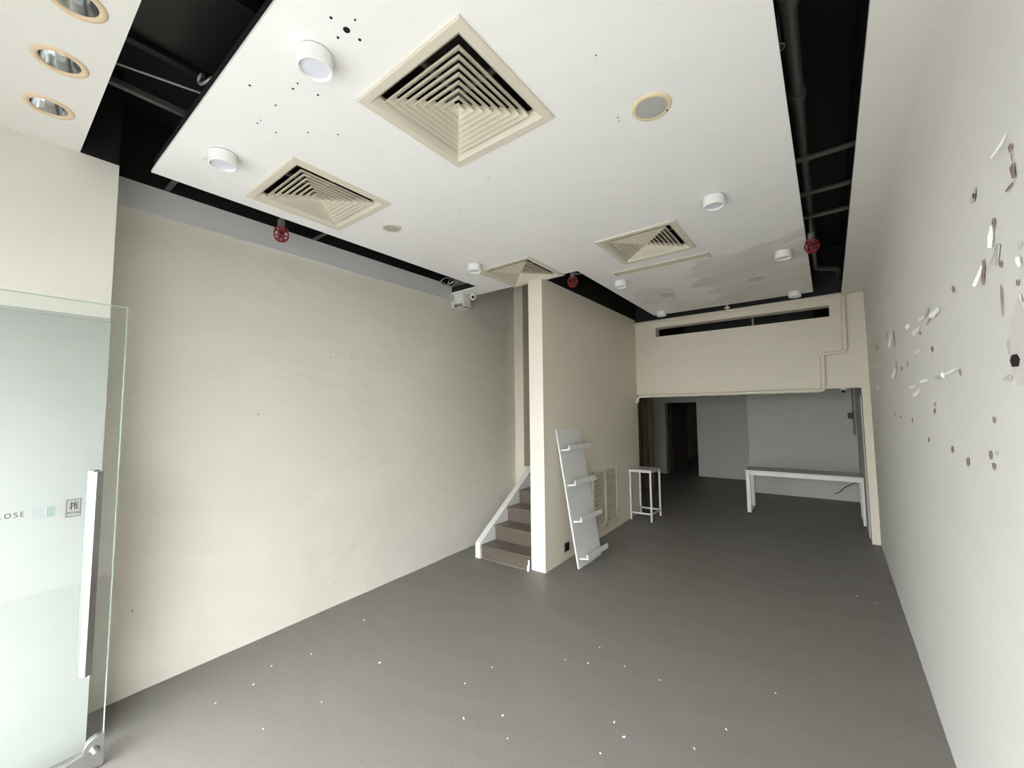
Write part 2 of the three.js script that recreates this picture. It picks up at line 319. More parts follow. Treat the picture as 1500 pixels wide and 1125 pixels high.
{
  const spots = [[-1.431, -0.699, 'white round surface-mounted ceiling light nearest the drilled screw holes'], [-2.366, -0.705, 'white round surface-mounted ceiling light near the front left corner of the ceiling'],
    [-2.44, -2.649, 'white round surface-mounted ceiling light beside the diffuser above the stairs'], [-0.503, -2.719, 'white round surface-mounted ceiling light to the right of the diffuser with the linear slot'],
    [-0.24, -4.023, 'white round surface-mounted ceiling light inside the stained ceiling patch near the right gap'], [-1.609, -3.914, 'white round surface-mounted ceiling light just behind the linear slot'],
    [-0.242, -5.486, 'white round surface-mounted ceiling light at the rear right corner of the ceiling'], [-1.688, -5.445, 'white round surface-mounted ceiling light at the rear left corner of the ceiling']];
  let t;
  spots.forEach(([x, z, label], i) => {
    if (i) { dup(t, [x, YC, z], i * 0.7, label); return; }
    t = thing('ceiling_light', label, 'light', [x, YC, z], 0, 'round surface ceiling lights');
    obj('housing', lathe([[0.0, -0.002], [0.060, -0.002], [0.061, -0.006], [0.061, -0.058], [0.059, -0.062], [0.054, -0.062], [0.052, -0.058], [0.052, -0.045]]), M.lampWhite, t);
    obj('lens', lathe([[0.0, -0.052], [0.03, -0.0515], [0.052, -0.05]]), M.lampLens, t);
  });
}
{
  const spots = [[-2.204, 'cream-ringed recessed downlight, middle of three in the front soffit'], [-1.836, 'cream-ringed recessed downlight, cut by the top edge of the photo'], [-2.57, 'cream-ringed recessed downlight, lowest of three, nearest the pillar']];
  let t;
  spots.forEach(([x, label], i) => {
    if (i) { dup(t, [x, YC, -0.132], i, label); return; }
    t = thing('recessed_downlight', label, 'light', [x, YC, -0.132], 0, 'recessed downlights in the front soffit');
    obj('trim_ring', lathe([[0.054, 0.004], [0.055, -0.003], [0.061, -0.007], [0.072, -0.006], [0.076, -0.001], [0.076, 0.0]], 56), M.tan, t);
    obj('reflector', lathe([[0.0, 0.075], [0.022, 0.075], [0.037, 0.06], [0.047, 0.035], [0.0545, 0.0]], 56), M.reflector, t);
    obj('lamp', lathe([[0.0, 0.03], [0.012, 0.033], [0.016, 0.045], [0.017, 0.072]]), M.lampWhite, t);
    obj('can', lathe([[0.056, 0.003], [0.059, 0.02], [0.058, 0.1], [0, 0.1]]), M.zinc, t);
  });
}
function speaker(x, z, r, rim, label) {
  const t = thing('ceiling_speaker', label, 'speaker', [x, YC, z], 0, 'round ceiling speakers');
  obj('rim', lathe([[r * 0.78, -0.006], [r * 0.82, -0.009], [r * 0.95, -0.008], [r, -0.002], [r, 0.0]], 48), rim, t);
  obj('grille', lathe([[0, -0.0075], [r * 0.4, -0.007], [r * 0.79, -0.004]], 48), M.grille, t);
  if (r > 0.075) obj('screw', lathe([[0, -0.0125], [0.004, -0.012], [0.0045, -0.007]], 12).translate(r * 0.62, 0, -r * 0.6), M.blackMetal, t);
  return t;
}
speaker(-0.547, -1.724, 0.083, M.yellowed, 'round grey ceiling speaker with wide yellowed rim');
speaker(-2.395, -1.74, 0.066, M.cream, 'small round grey ceiling speaker with pale rim beside the left diffuser');
for (const [x, z, label] of [[-0.516, -4.694, 'painted-over round ceiling cover in the stained patch, nearer the right gap'], [-1.394, -4.713, 'painted-over round ceiling cover, nearer the partition']])
  tag(obj('ceiling_cover', lathe([[0, -0.006], [0.068, -0.006], [0.075, -0.003], [0.077, 0.0]], 40).translate(x, YC, z), std({ color: 0xcfc9bd, roughness: 0.8 })), label, 'cover', 'painted-over ceiling covers');
const ceilingObj = scene.getObjectByName('ceiling');
for (const [x, z, r] of [[-1.251, -0.716, 0.0125], [-1.251, -0.66, 0.005], [-1.195, -0.713, 0.004], [-1.301, -0.713, 0.005], [-1.249, -0.765, 0.006], [-1.776, -0.609, 0.005], [-1.659, -0.723, 0.005], [-1.616, -0.722, 0.004], [-1.611, -0.802, 0.005], [-1.807, -0.72, 0.004], [-1.986, -0.717, 0.004], [-1.955, -0.719, 0.003], [-1.988, -0.796, 0.004], [-1.871, -0.888, 0.004], [-1.774, -0.983, 0.004], [-0.62, -1.339, 0.003], [-0.688, -1.695, 0.0035], [-0.692, -1.72, 0.003], [-1.461, -1.702, 0.003], [-1.44, -1.69, 0.003], [-1.837, -1.853, 0.0035]]) {
  const m = obj('screw_hole', cyl(r, r * 0.9, 0.002, x, YC - 0.0004, z, 10), M.dark, ceilingObj);
}

// ---------- inside the black ceiling gaps ----------
tag(obj('black_pipe', [pipeRun([V(-0.045, 3.03, -0.7), V(-0.045, 3.03, -5.0), V(-0.045, 3.03, -5.30), V(0.145, 3.0, -5.36), V(0.15, 3.0, -5.74)], 0.026, 0.05), cyl(0.034, 0.034, 0.06, 0, 0, 0).rotateX(Math.PI / 2).translate(-0.045, 3.03, -1.72), cyl(0.034, 0.034, 0.06, 0, 0, 0).rotateX(Math.PI / 2).translate(-0.045, 3.03, -2.3)], M.blackPipe), 'long black sprinkler pipe running through the right ceiling gap', 'pipe');
for (const [z, label] of [[-2.78, 'black strut across the right ceiling gap, nearest to the viewer'], [-3.25, 'black strut across the right ceiling gap, second from the viewer'], [-3.66, 'black strut across the right ceiling gap, just before the red sprinkler cage']])
  tag(obj('ceiling_strut', [box(-0.088, 0.2, 2.955, 2.965, z, z - 0.035), box(-0.088, 0.2, 2.955, 2.985, z - 0.032, z - 0.035)], M.blackPipe), label, 'strut', 'struts in the right ceiling gap');
for (const [z, label] of [[-0.66, 'black strut across the left ceiling gap near the pillar'], [-1.6, 'black strut across the left ceiling gap beyond the red sprinkler cage']])
  tag(obj('ceiling_strut', [box(XL + 0.01, -2.83, 2.958, 2.968, z, z - 0.03), box(XL + 0.01, -2.83, 2.958, 2.985, z - 0.027, z - 0.03)], M.blackPipe), label, 'strut', 'struts in the left ceiling gap');
for (const [x, y, z, label] of [[0.03, 3.02, -1.66, 'pale clip beside the black pipe in the right ceiling gap, upper one'], [-0.085, 3.02, -1.93, 'pale clip beside the black pipe in the right ceiling gap, lower one']])
  tag(obj('pipe_clip', [new THREE.TorusGeometry(0.014, 0.004, 6, 14).rotateX(1.2).translate(x, y, z), box(x - 0.004, x + 0.004, y, y + 0.36, z - 0.004, z + 0.004)], M.zinc), label, 'clip', 'pipe clips in the right ceiling gap');
{
  const t = thing('air_duct', 'glossy black duct box in the front ceiling gap above the downlights', 'duct', [0, 0, 0]);
  obj('duct_box', [box(-2.2, -1.72, 3.12, 3.36, -0.30, -0.62, 0.01)], M.blackDuct, t);
  obj('flange', [box(-2.235, -2.2, 3.09, 3.38, -0.28, -0.64, 0.006)], M.blackMetal, t);
  const d = tag(obj('flexible_duct', (() => { const pts = []; for (let i = 0; i <= 40; i++) { const a = i / 40; pts.push([0.13 + 0.006 * Math.cos(i * Math.PI), -0.35 + 0.7 * a]); } return lathe(pts, 30).rotateZ(1.25).rotateY(0.5).translate(-1.25, 3.25, -0.70).scale(1, 1, 1); })(), M.blackDuct), 'fat black flexible duct behind the front edge of the ceiling panel', 'duct');
}
tag(obj('threaded_rod', [tube([V(-2.36, 3.06, -0.30), V(-2.27, 3.06, -0.60)], 0.006, 8)], M.zinc), 'thin grey rod crossing the front ceiling gap', 'rod');
tag(obj('metal_rail', [box(-2.44, -2.415, 3.0, 3.03, -0.26, -0.62, 0.003)], M.blackPipe), 'dark grey metal rail crossing the front ceiling gap below the rod', 'rail');
function coil(name, c, r, n, label, mat) {
  const pts = []; for (let i = 0; i <= n * 10; i++) { const a = i / 10 * Math.PI * 2; pts.push(V(c[0] + r * Math.cos(a) + 0.02 * i / 10, c[1] + r * 0.5 * Math.sin(a), c[2] - 0.025 * i / 10 + r * 0.4 * Math.sin(a * 0.5))); }
  return tag(obj(name, new THREE.TubeGeometry(new THREE.CatmullRomCurve3(pts), Math.round(n * 24), 0.007, 7), mat), label, 'cable', 'loose cable loops in the ceiling gaps');
}
coil('cable_loop', [-2.10, 3.0, -0.53], 0.03, 1.2, 'short pale cable end curling out of the front ceiling gap', M.zinc);
coil('cable_loop', [-3.15, 2.94, -2.98], 0.07, 2, 'silvery cable loops at the far end of the left ceiling gap', M.steel);
coil('cable_loop', [-1.95, 2.96, -3.62], 0.07, 1.5, 'silvery cable loops above the partition sprinkler', M.zinc);

// red caged sprinklers on drop pipes
{
  const caged = (x, z, turn, drop, label) => {
  const t = thing('sprinkler', label, 'sprinkler', [x, 2.80, z], turn, 'sprinklers in red cages');
  obj('drop_pipe', [cyl(0.013, 0.013, drop, 0, 0.04 + drop / 2, 0, 16), cyl(0.024, 0.024, 0.045, 0, 0.065, 0, 18), cyl(0.021, 0.021, 0.02, 0, 0.03, 0, 6)], M.zinc, t);
  obj('head', [cyl(0.01, 0.013, 0.03, 0, 0.01, 0, 12), cyl(0.005, 0.005, 0.04, 0, -0.015, 0, 8), cyl(0.02, 0.018, 0.003, 0, -0.033, 0, 16), tube([V(0.012, 0.004, 0), V(0.018, -0.015, 0), V(0.004, -0.033, 0)], 0.003, 6), tube([V(-0.012, 0.004, 0), V(-0.018, -0.015, 0), V(-0.004, -0.033, 0)], 0.003, 6)], M.redDark, t);
  const ring = (r, y) => new THREE.TorusGeometry(r, 0.0032, 7, 28).rotateX(Math.PI / 2).translate(0, y, 0);
  const wires = [ring(0.036, 0.022), ring(0.047, -0.005), ring(0.044, -0.03), ring(0.026, -0.056), new THREE.TorusGeometry(0.036, 0.007, 6, 28).rotateX(Math.PI / 2).scale(1, 0.5, 1).translate(0, 0.026, 0)];
  for (let i = 0; i < 8; i++) { const a = i * Math.PI / 4, q = (r, y) => V(r * Math.cos(a), y, r * Math.sin(a)); wires.push(tube([q(0.036, 0.022), q(0.047, -0.005), q(0.044, -0.03), q(0.026, -0.056), q(0.002, -0.060)], 0.003, 6)); }
  obj('cage', wires, M.red, t);
  };
  caged(-2.945, -1.236, 0, 0.545, 'sprinkler head in a red wire cage hanging over the left wall');
  caged(-1.884, -3.426, 0.3, 0.545, 'sprinkler head in a red wire cage over the partition, beside the stair diffuser');
  caged(-0.045, -3.828, 0.6, 0.163, 'sprinkler head in a red wire cage hanging in the right ceiling gap');
}
{
  const t = thing('white_sprinkler', 'small white sprinkler head hanging in the gap above the bulkhead', 'sprinkler', [-0.955, 2.80, -5.69]);
  obj('drop_pipe', cyl(0.011, 0.011, 0.4, 0, 0.22, 0, 14), M.furniture, t);
  obj('escutcheon', lathe([[0.012, 0.05], [0.03, 0.045], [0.034, 0.03], [0.012, 0.03]], 24), M.furniture, t);
  obj('head', [cyl(0.011, 0.014, 0.03, 0, 0.015, 0, 12), cyl(0.021, 0.021, 0.003, 0, -0.02, 0, 18), cyl(0.005, 0.005, 0.03, 0, -0.005, 0, 8)], M.furniture, t);
}

// ---------- end box and camera at the left gap's far end ----------
{
  const t = thing('white_box', 'small white boxed end with open lip under the ceiling above the stairs', 'box', [0, 0, 0]);
  obj('cover', [box(XL, -3.118, 2.748, YC, -3.20, -3.325, 0.004)], M.furniture, t);
  obj('lip', [box(XL, -3.115, 2.705, 2.712, -3.18, -3.325), box(XL, XL + 0.03, 2.705, 2.78, -3.175, -3.182), box(-3.122, -3.115, 2.705, 2.75, -3.20, -3.325)], M.furniture, t);
  const c = thing('security_camera', 'small white bullet camera with dark lens under the ceiling edge by the stairs', 'camera', [-3.05, YC, -3.28], 0);
  obj('mount', [cyl(0.024, 0.026, 0.01, 0, -0.005, 0, 20), cyl(0.008, 0.008, 0.02, 0, -0.015, 0, 10)], M.lampWhite, c);
  const b = obj('body', lathe([[0, -0.05], [0.024, -0.049], [0.031, -0.04], [0.032, 0.03], [0.029, 0.036], [0.023, 0.037], [0.0, 0.034]], 24).rotateX(Math.PI / 2), M.lampWhite, c);
  b.position.set(0.005, -0.045, 0.0); b.rotation.set(0.25, 0.75, 0);
  obj('lens', cyl(0.018, 0.018, 0.008, 0, 0.036, 0, 20).rotateX(Math.PI / 2), M.blackMetal, b);
}

// ---------- fittings on the partition ----------
{
  const t = thing('light_switch', 'white square light switch on the narrow end of the partition', 'switch', [-2.254, 1.227, -3.32]);
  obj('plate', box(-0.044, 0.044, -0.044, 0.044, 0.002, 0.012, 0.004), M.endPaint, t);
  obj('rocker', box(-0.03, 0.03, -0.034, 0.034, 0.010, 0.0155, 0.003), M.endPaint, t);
  const s = thing('power_socket', 'small dark power socket low on the partition beside the leaning shelf board', 'socket', [-2.172, 0.195, -3.71]);
  obj('plate', box(0, 0.008, -0.044, 0.044, -0.046, 0.046, 0.003), std({ color: 0x4a4a48, roughness: 0.5 }), s);
  obj('outlet', box(0.007, 0.012, -0.032, 0.032, 0.004, 0.04, 0.003), M.blackMetal, s);
  obj('outlet', box(0.007, 0.012, -0.032, 0.032, -0.04, -0.004, 0.003), M.blackMetal, s);
}
{
  const t = thing('louvre_vent', 'beige two-panel louvred vent low on the partition behind the shelf board', 'vent', [-2.172, 0.53, -4.64]);
  const h = 0.34, w = 0.335;
  obj('frame', [box(0, 0.012, h - 0.03, h, -w, w, 0.003), box(0, 0.012, -h, -h + 0.045, -w, w, 0.003), box(0, 0.012, -h, h, w - 0.03, w, 0.003), box(0, 0.012, -h, h, -w, -w + 0.03, 0.003), box(0, 0.012, -h, h, -0.022, 0.022, 0.003)], M.beigeSmooth, t);
  obj('backing', box(0.0, 0.002, -h + 0.02, h - 0.02, -w + 0.02, w - 0.02), std({ color: 0xa79c8a, roughness: 0.9 }), t);
  for (const s of [-1, 1]) {
    const sl = [];
    for (let i = 0; i < 24; i++) sl.push(metreUV(new THREE.BoxGeometry(0.014, 0.002, 0.285).rotateZ(-0.7).translate(0.007, -h + 0.056 + i * 0.0252, s * 0.164)));
    const m = obj('louvre_slats', sl, M.beigeSmooth, t); m.userData.kind = 'stuff';
  }
}

// ---------- leaning display board with ledges ----------
{
  const z0 = -3.545, wd = 0.49, len = 1.325, lean = Math.asin(0.225 / len);
  const t = thing('shelf_board', 'white display board with four lipped ledges leaning against the partition', 'shelf', [-1.942, fy(-3.78) + 0.001, z0 - wd / 2]);
  const inner = (g) => g.rotateZ(lean);
  obj('board', inner(box(-0.018, 0, 0.0, len, -wd / 2, wd / 2, 0.003)), M.furniture, t);
  for (let k = 0; k < 4; k++) {
    const y = 0.075 + k * 0.343;
    obj('ledge', [inner(box(-0.001, 0.095, y, y + 0.016, -wd / 2 + 0.01, wd / 2 - 0.035, 0.002)), inner(box(0.08, 0.095, y + 0.015, y + 0.046, -wd / 2 + 0.01, wd / 2 - 0.035, 0.002))], M.furniture, t);
  }
}

// ---------- tables ----------
{
  const x0 = -2.16, x1 = -1.868, z0 = -5.36, z1 = -5.73, h = 0.655, k = 0.011, y = fy(-5.36);
  const t = thing('side_table', 'small tall white metal-framed table standing against the partition end', 'table', [0, y, 0]);
  obj('tabletop', box(x0 - 0.004, x1 + 0.004, h - 0.014, h, z0 + 0.004, z1 - 0.004, 0.003), M.tableTop, t);
  obj('apron', [box(x0, x1, h - 0.034, h - 0.014, z0, z0 - 2 * k), box(x0, x1, h - 0.034, h - 0.014, z1 + 2 * k, z1), box(x0, x0 + 2 * k, h - 0.034, h - 0.014, z0 - 2 * k, z1 + 2 * k), box(x1 - 2 * k, x1, h - 0.034, h - 0.014, z0 - 2 * k, z1 + 2 * k)], M.furniture, t);
  for (const x of [x0, x1 - 2 * k]) for (const z of [z0, z1 + 2 * k]) obj('leg', box(x, x + 2 * k, fy(z - k) - y, h - 0.034, z, z - 2 * k, 0.002), M.furniture, t);
  for (const z of [z0, z1 + 2 * k]) obj('stretcher', box(x0 + 2 * k, x1 - 2 * k, 0.085, 0.105, z - 0.003, z - 2 * k + 0.003, 0.002), M.furniture, t);
  for (const x of [x0, x1 - 2 * k]) obj('stretcher', box(x + 0.003, x + 2 * k - 0.003, 0.085, 0.105, z0 - 2 * k, z1 + 2 * k, 0.002), M.furniture, t);
}
{
  const x0 = -0.945, x1 = 0.296, z0 = -6.41, z1 = -6.84, y = fy(-6.43), h = 0.578, k = 0.048;
  const t = thing('long_table', 'long low white table with square legs in the back room opening', 'table', [0, y, 0]);
  obj('tabletop', box(x0 - 0.012, x1, h - 0.02, h, z0 + 0.012, z1 - 0.012, 0.004), M.tableTop, t);
  obj('apron', [box(x0 + k, x1 - k, h - 0.065, h - 0.02, z0 - 0.004, z0 - 0.03), box(x0 + k, x1 - k, h - 0.065, h - 0.02, z1 + 0.03, z1 + 0.004), box(x0, x0 + 0.03, h - 0.065, h - 0.02, z0 - k, z1 + k), box(x1 - 0.03, x1, h - 0.065, h - 0.02, z0 - k, z1 + k)], M.furniture, t);
  for (const x of [x0, x1 - k]) for (const z of [z0, z1 + k]) obj('leg', box(x, x + k, fy(z - k / 2) - y + 0.012, h - 0.02, z, z - k, 0.004), M.furniture, t);
  for (const x of [x0, x1 - k]) { const g = box(x + 0.004, x + k - 0.004, 0.008, 0.03, z0 - k, z1 + k); const p = g.attributes.position; for (let i = 0; i < p.count; i++) p.setY(i, p.getY(i) + fy(p.getZ(i)) - y); obj('foot_bar', g, M.furniture, t); }
  for (const x of [x0, x1 - k]) for (const z of [z0, z1 + k]) obj('foot_pad', cyl(0.018, 0.018, 0.012, x + k / 2, fy(z - k / 2) - y + 0.006, z - k / 2, 14), M.blackMetal, t);
}

// ---------- white pipes on the bulkhead ----------
tag(obj('white_pipe', [pipeRun([V(-2.168, 2.795, -5.738), V(0.178, 2.812, -5.738), V(0.168, 2.172, -5.738), V(-0.034, 2.168, -5.738), V(-0.04, 1.762, -5.738), V(-2.15, 1.762, -5.738), V(-2.15, 1.70, -5.738), V(-2.172, 1.672, -5.738)], 0.021, 0.035),
  ...[[0.178, 2.76, 0], [0.168, 2.23, 0], [-0.036, 2.11, 0], [-0.039, 1.82, 0]].map(([x, y]) => cyl(0.0245, 0.0245, 0.03, x, y, -5.738, 16))], M.beigeSmooth), 'off-white painted pipe running along and down the bulkhead wall', 'pipe');
for (const [x, label] of [[-0.469, 'small sprinkler head on the white pipe under the bulkhead, middle one'], [-1.112, 'small sprinkler head on the white pipe under the bulkhead, leftmost'], [0.13, 'small dark sprinkler head under the bulkhead near the right post']]) {
  const t = thing('pipe_sprinkler', label, 'sprinkler', [x, 1.762, -5.80], 0, 'sprinkler heads under the bulkhead');
  obj('collar', lathe([[0.0, 0.022], [0.026, 0.022], [0.03, 0.005], [0.012, -0.004]], 20), M.furniture, t);
  obj('head', [cyl(0.01, 0.014, 0.022, 0, -0.012, 0, 12), cyl(0.018, 0.018, 0.003, 0, -0.026, 0, 16)], M.blackMetal, t);
}

// ---------- back room items ----------
{
  const g = new THREE.PlaneGeometry(0.62, 1.75, 90, 6), p = g.attributes.position;
  for (let i = 0; i < p.count; i++) { const x = p.getX(i), y = p.getY(i); p.setZ(i, 0.035 * Math.sin(x * 62) + 0.015 * Math.sin(x * 23 + 1 + 0.4 * y) + 0.008 * Math.sin(y * 2 + x * 9)); }
  g.computeVertexNormals();
  const b = g.clone().translate(0, 0, -0.004);
  const c = tag(obj('curtain', [g, b], std({ color: 0x83705f, roughness: 0.95, side: THREE.DoubleSide })), 'brown hanging curtain at the left side of the dark back room', 'curtain');
  c.position.set(-2.745, fy(-7.2) + 0.885, -7.2);
  tag(obj('curtain_rail', [tube([V(-3.2, 1.985, -7.2), V(-2.4, 1.985, -7.2)], 0.012, 10)], M.zinc), 'thin rail carrying the brown back room curtain', 'rail');
}
{
  const t = thing('wall_device', 'small black device on a bracket on the back room wall, right', 'device', [0.235, 1.46, -7.8]);
  obj('body', box(-0.03, 0.025, -0.04, 0.04, 0.05, 0.11, 0.006), M.blackMetal, t);
  obj('bracket', [tube([V(0.0, 0.0, 0.06), V(0.03, 0.05, 0.03), V(0.045, 0.05, 0.0)], 0.008, 8), box(0.02, 0.06, 0.02, 0.09, 0, 0.012)], M.zinc, t);
  tag(obj('conduit', [tube([V(0.27, 1.85, -7.785), V(0.27, 1.22, -7.785)], 0.011, 8), box(0.255, 0.285, 1.18, 1.24, -7.8, -7.77, 0.003)], std({ color: 0x8c8c88, roughness: 0.6 })), 'thin grey conduit running down the back wall behind the black device', 'conduit');
  tag(obj('cable', tube([V(0.27, 0.52, -7.79), V(0.2, 0.47, -7.785), V(0.12, 0.42, -7.775), V(0.05, 0.345, -7.775), V(0.0, 0.32, -7.78)], 0.006, 7), M.blackMetal), 'thin black cable sagging on the back wall under the long table', 'cable');
}

// ---------- damage on the right wall ----------
const wallMarks = [
  ['w', -1.437, 2.158, -1.377, 2.130, 0.0072], ['d', -1.375, 2.127, -1.373, 2.108, 0.0157], ['d', -1.367, 2.104, -1.370, 2.082, 0.0033], ['d', -1.367, 2.081, -1.375, 2.043, 0.0266],
  ['d', -1.376, 2.039, -1.423, 2.039, 0.0058], ['g', -1.664, 2.141, -1.672, 2.117, 0.0610], ['d', -1.657, 2.136, -1.657, 2.119, 0.0239], ['d', -1.523, 2.012, -1.522, 1.988, 0.0203],
  ['w', -1.544, 2.001, -1.532, 1.943, 0.0245], ['g', -1.533, 1.941, -1.503, 1.900, 0.0270], ['d', -1.500, 1.898, -1.501, 1.882, 0.0204], ['g', -1.608, 1.939, -1.509, 1.901, 0.0033],
  ['d', -1.654, 1.938, -1.626, 1.869, 0.0200], ['w', -1.677, 1.930, -1.638, 1.877, 0.0198], ['w', -1.375, 1.874, -1.381, 1.849, 0.0166], ['g', -1.382, 1.899, -1.363, 1.890, 0.0053],
  ['d', -1.405, 1.825, -1.406, 1.816, 0.0140], ['d', -1.964, 1.950, -1.982, 1.928, 0.0191], ['d', -1.520, 1.841, -1.513, 1.771, 0.0089], ['g', -2.496, 1.955, -2.395, 1.941, 0.0185],
  ['w', -2.324, 1.921, -2.163, 1.905, 0.0347], ['w', -2.546, 1.943, -2.487, 1.936, 0.0122], ['g', -2.463, 1.916, -2.377, 1.902, 0.0108], ['w', -2.908, 1.981, -2.915, 1.956, 0.1022],
  ['w', -2.898, 1.941, -2.436, 1.882, 0.0207], ['w', -2.772, 1.909, -2.630, 1.888, 0.0081], ['d', -2.626, 1.897, -2.634, 1.881, 0.0180], ['w', -3.695, 2.055, -3.616, 1.942, 0.1658],
  ['d', -3.511, 2.039, -3.543, 1.939, 0.0429], ['g', -3.939, 2.105, -3.926, 2.038, 0.0869], ['g', -4.578, 2.089, -4.773, 2.058, 0.2657], ['w', -2.787, 1.822, -2.577, 1.802, 0.0132],
  ['d', -2.394, 1.797, -2.395, 1.776, 0.0364], ['w', -4.763, 1.917, -4.563, 1.900, 0.0184], ['w', -3.650, 1.808, -3.549, 1.744, 0.1551], ['g', -3.588, 1.832, -3.515, 1.803, 0.0955],
  ['d', -3.287, 1.787, -3.299, 1.767, 0.0584], ['g', -3.086, 1.794, -3.095, 1.775, 0.0891], ['w', -2.729, 1.671, -2.418, 1.663, 0.0195], ['g', -2.410, 1.667, -2.244, 1.668, 0.0136],
  ['w', -2.204, 1.675, -2.195, 1.659, 0.0353], ['w', -2.115, 1.679, -1.991, 1.664, 0.0099], ['d', -1.972, 1.670, -1.978, 1.651, 0.0186], ['w', -3.009, 1.657, -2.839, 1.654, 0.0190],
  ['w', -2.848, 1.635, -2.743, 1.606, 0.0334], ['w', -5.103, 1.763, -4.409, 1.706, 0.1214], ['d', -2.420, 1.568, -2.425, 1.556, 0.0183], ['d', -2.460, 1.542, -2.438, 1.522, 0.0221],
  ['d', -3.048, 1.491, -3.057, 1.473, 0.0305], ['d', -3.492, 1.501, -3.501, 1.485, 0.0411], ['d', -2.623, 1.411, -2.630, 1.396, 0.0306], ['d', -2.178, 1.403, -2.185, 1.384, 0.0345],
  ['d', -1.971, 1.379, -1.979, 1.355, 0.0298], ['d', -1.662, 1.518, -1.667, 1.502, 0.0138], ['d', -1.726, 1.424, -1.720, 1.400, 0.0184], ['d', -1.699, 1.394, -1.703, 1.374, 0.0210],
  ['g', -1.666, 1.428, -1.669, 1.416, 0.0185], ['d', -3.776, 1.517, -3.783, 1.505, 0.0486], ['g', -1.556, 1.615, -1.499, 1.614, 0.0126], ['g', -1.453, 1.711, -1.490, 1.626, 0.0462]];

function blob(L, w, n = 14, taper = 0.35, rough = 0.25) {
  const s = new THREE.Shape();
  for (let i = 0; i < n; i++) {
    const a = i / n * Math.PI * 2, k = 1 + rr(-rough, rough), x = Math.cos(a), y = Math.sin(a);
    const px = x * (L / 2) * k, py = y * (w / 2) * k * (1 - taper * x);
    i ? s.lineTo(px, py) : s.moveTo(px, py);
  }
  return s;
}
for (const [kind, za, ya, zb, yb, w0] of wallMarks) {
  const L = Math.min(kind === 'w' ? 0.11 : 0.14, Math.max(0.012, Math.hypot(zb - za, yb - ya))), w = kind === 'd' ? Math.min(w0 * 0.8, 0.024) : Math.min(w0, 0.05), ang = Math.atan2(yb - ya, -(zb - za));
  const flake = kind === 'w';
  let g;
  if (flake) {                                               // paint skin curling off the wall
    const wf = Math.max(w * 0.75, 0.008);
    g = new THREE.PlaneGeometry(L, wf, 8, 4); const p = g.attributes.position, sd = rr(0, 50);
    for (let i = 0; i < p.count; i++) { const u = p.getX(i) / L + 0.5, v = p.getY(i) / wf + 0.5, e = 0.75 + 0.5 * noise.noise(u * 3 + sd, v * 3, 1);
      p.setXY(i, p.getX(i) * (0.9 + 0.25 * noise.noise(v * 4, sd, 2)), p.getY(i) * e * (0.45 + 0.75 * Math.sin(Math.PI * (0.15 + 0.7 * u)))); }
    g.rotateZ(ang); g.computeBoundingBox();
    const { min, max } = g.boundingBox, c = 0.34 * Math.min(0.045, max.x - min.x);
    for (let i = 0; i < p.count; i++) { const t = (max.x - p.getX(i)) / (max.x - min.x); p.setZ(i, 0.0015 + c * t * (0.35 + 0.65 * t)); }   // its far edge has come away from the wall
    g.rotateZ(-ang); g.computeVertexNormals();
  } else g = new THREE.ExtrudeGeometry(blob(L, w), { depth: 0.0016, bevelEnabled: false });
  g.rotateZ(ang).rotateY(-Math.PI / 2).translate(XR - 0.003, (ya + yb) / 2, (za + zb) / 2);
  obj(flake ? 'paint_flake' : kind === 'd' ? 'wall_hole' : 'bare_plaster', metreUV(g), flake ? M.plasterFlake : kind === 'd' ? M.plasterDark : M.plasterGrey, wr);
}
{
  const s = new THREE.Shape();
  [[1.478, 1.6525], [1.464, 1.664], [1.443, 1.664], [1.428, 1.651], [1.440, 1.636], [1.467, 1.637]].forEach(([z, y], i) => (i ? s.lineTo(z, y) : s.moveTo(z, y)));
  obj('hexagonal_hole', metreUV(new THREE.ExtrudeGeometry(s, { depth: 0.004, bevelEnabled: false }).rotateY(Math.PI / 2).translate(XR - 0.009, 0, 0)), M.dark, wr);
  const patch = new THREE.ExtrudeGeometry(blob(0.20, 0.12, 28, 0.4, 0.07), { depth: 0.002, bevelEnabled: false }).rotateZ(1.35).rotateY(-Math.PI / 2).translate(XR - 0.003, 1.69, -1.42);
  obj('filler_patch', metreUV(patch), std({ color: 0xd9d2cd, roughness: 0.9 }), wr);
}
for (const [z, y] of [[-1.782, 2.02], [-1.974, 2.034], [-1.25, 1.55], [-0.62, 0.42], [-2.4, 1.1]]) obj('nail_hole', cyl(0.005, 0.005, 0.002, 0, 0, 0, 8).rotateZ(Math.PI / 2).translate(XL + 0.004, y, z), M.plasterDark, wl);

// ---------- plaster crumbs on the floor ----------
const chips = [[-2.318, -1.632], [-2.858, -1.221], [-2.762, -1.083], [-2.771, -1.428], [-2.286, -1.243], [-2.35, -0.973], [-2.77, -0.897], [-2.858, -1.871], [-2.61, -2.589], [-1.706, -1.998], [-1.741, -1.8], [-1.376, -2.313], [-1.247, -2.362], [-1.052, -2.458], [-1.259, -2.548], [-0.844, -2.454], [-1.563, -1.607], [-1.411, -1.737], [-1.302, -1.637], [-0.928, -2.019], [-0.854, -1.963], [-0.905, -1.815], [-0.472, -2.284], [-0.568, -2.083], [0.096, -4.28], [0.208, -4.222], [-0.307, -2.698]];
const crumbLabels = { 7: 'white plaster crumb lying closest to the foot of the left wall, midway along it', 8: 'white plaster crumb on the floor just in front of the stairs', 24: 'white plaster crumb near the right wall, the left and brighter of two there',
  25: 'white plaster crumb closest to the right wall, right one of two there', 26: 'white plaster crumb alone on the bare floor at the middle right' };
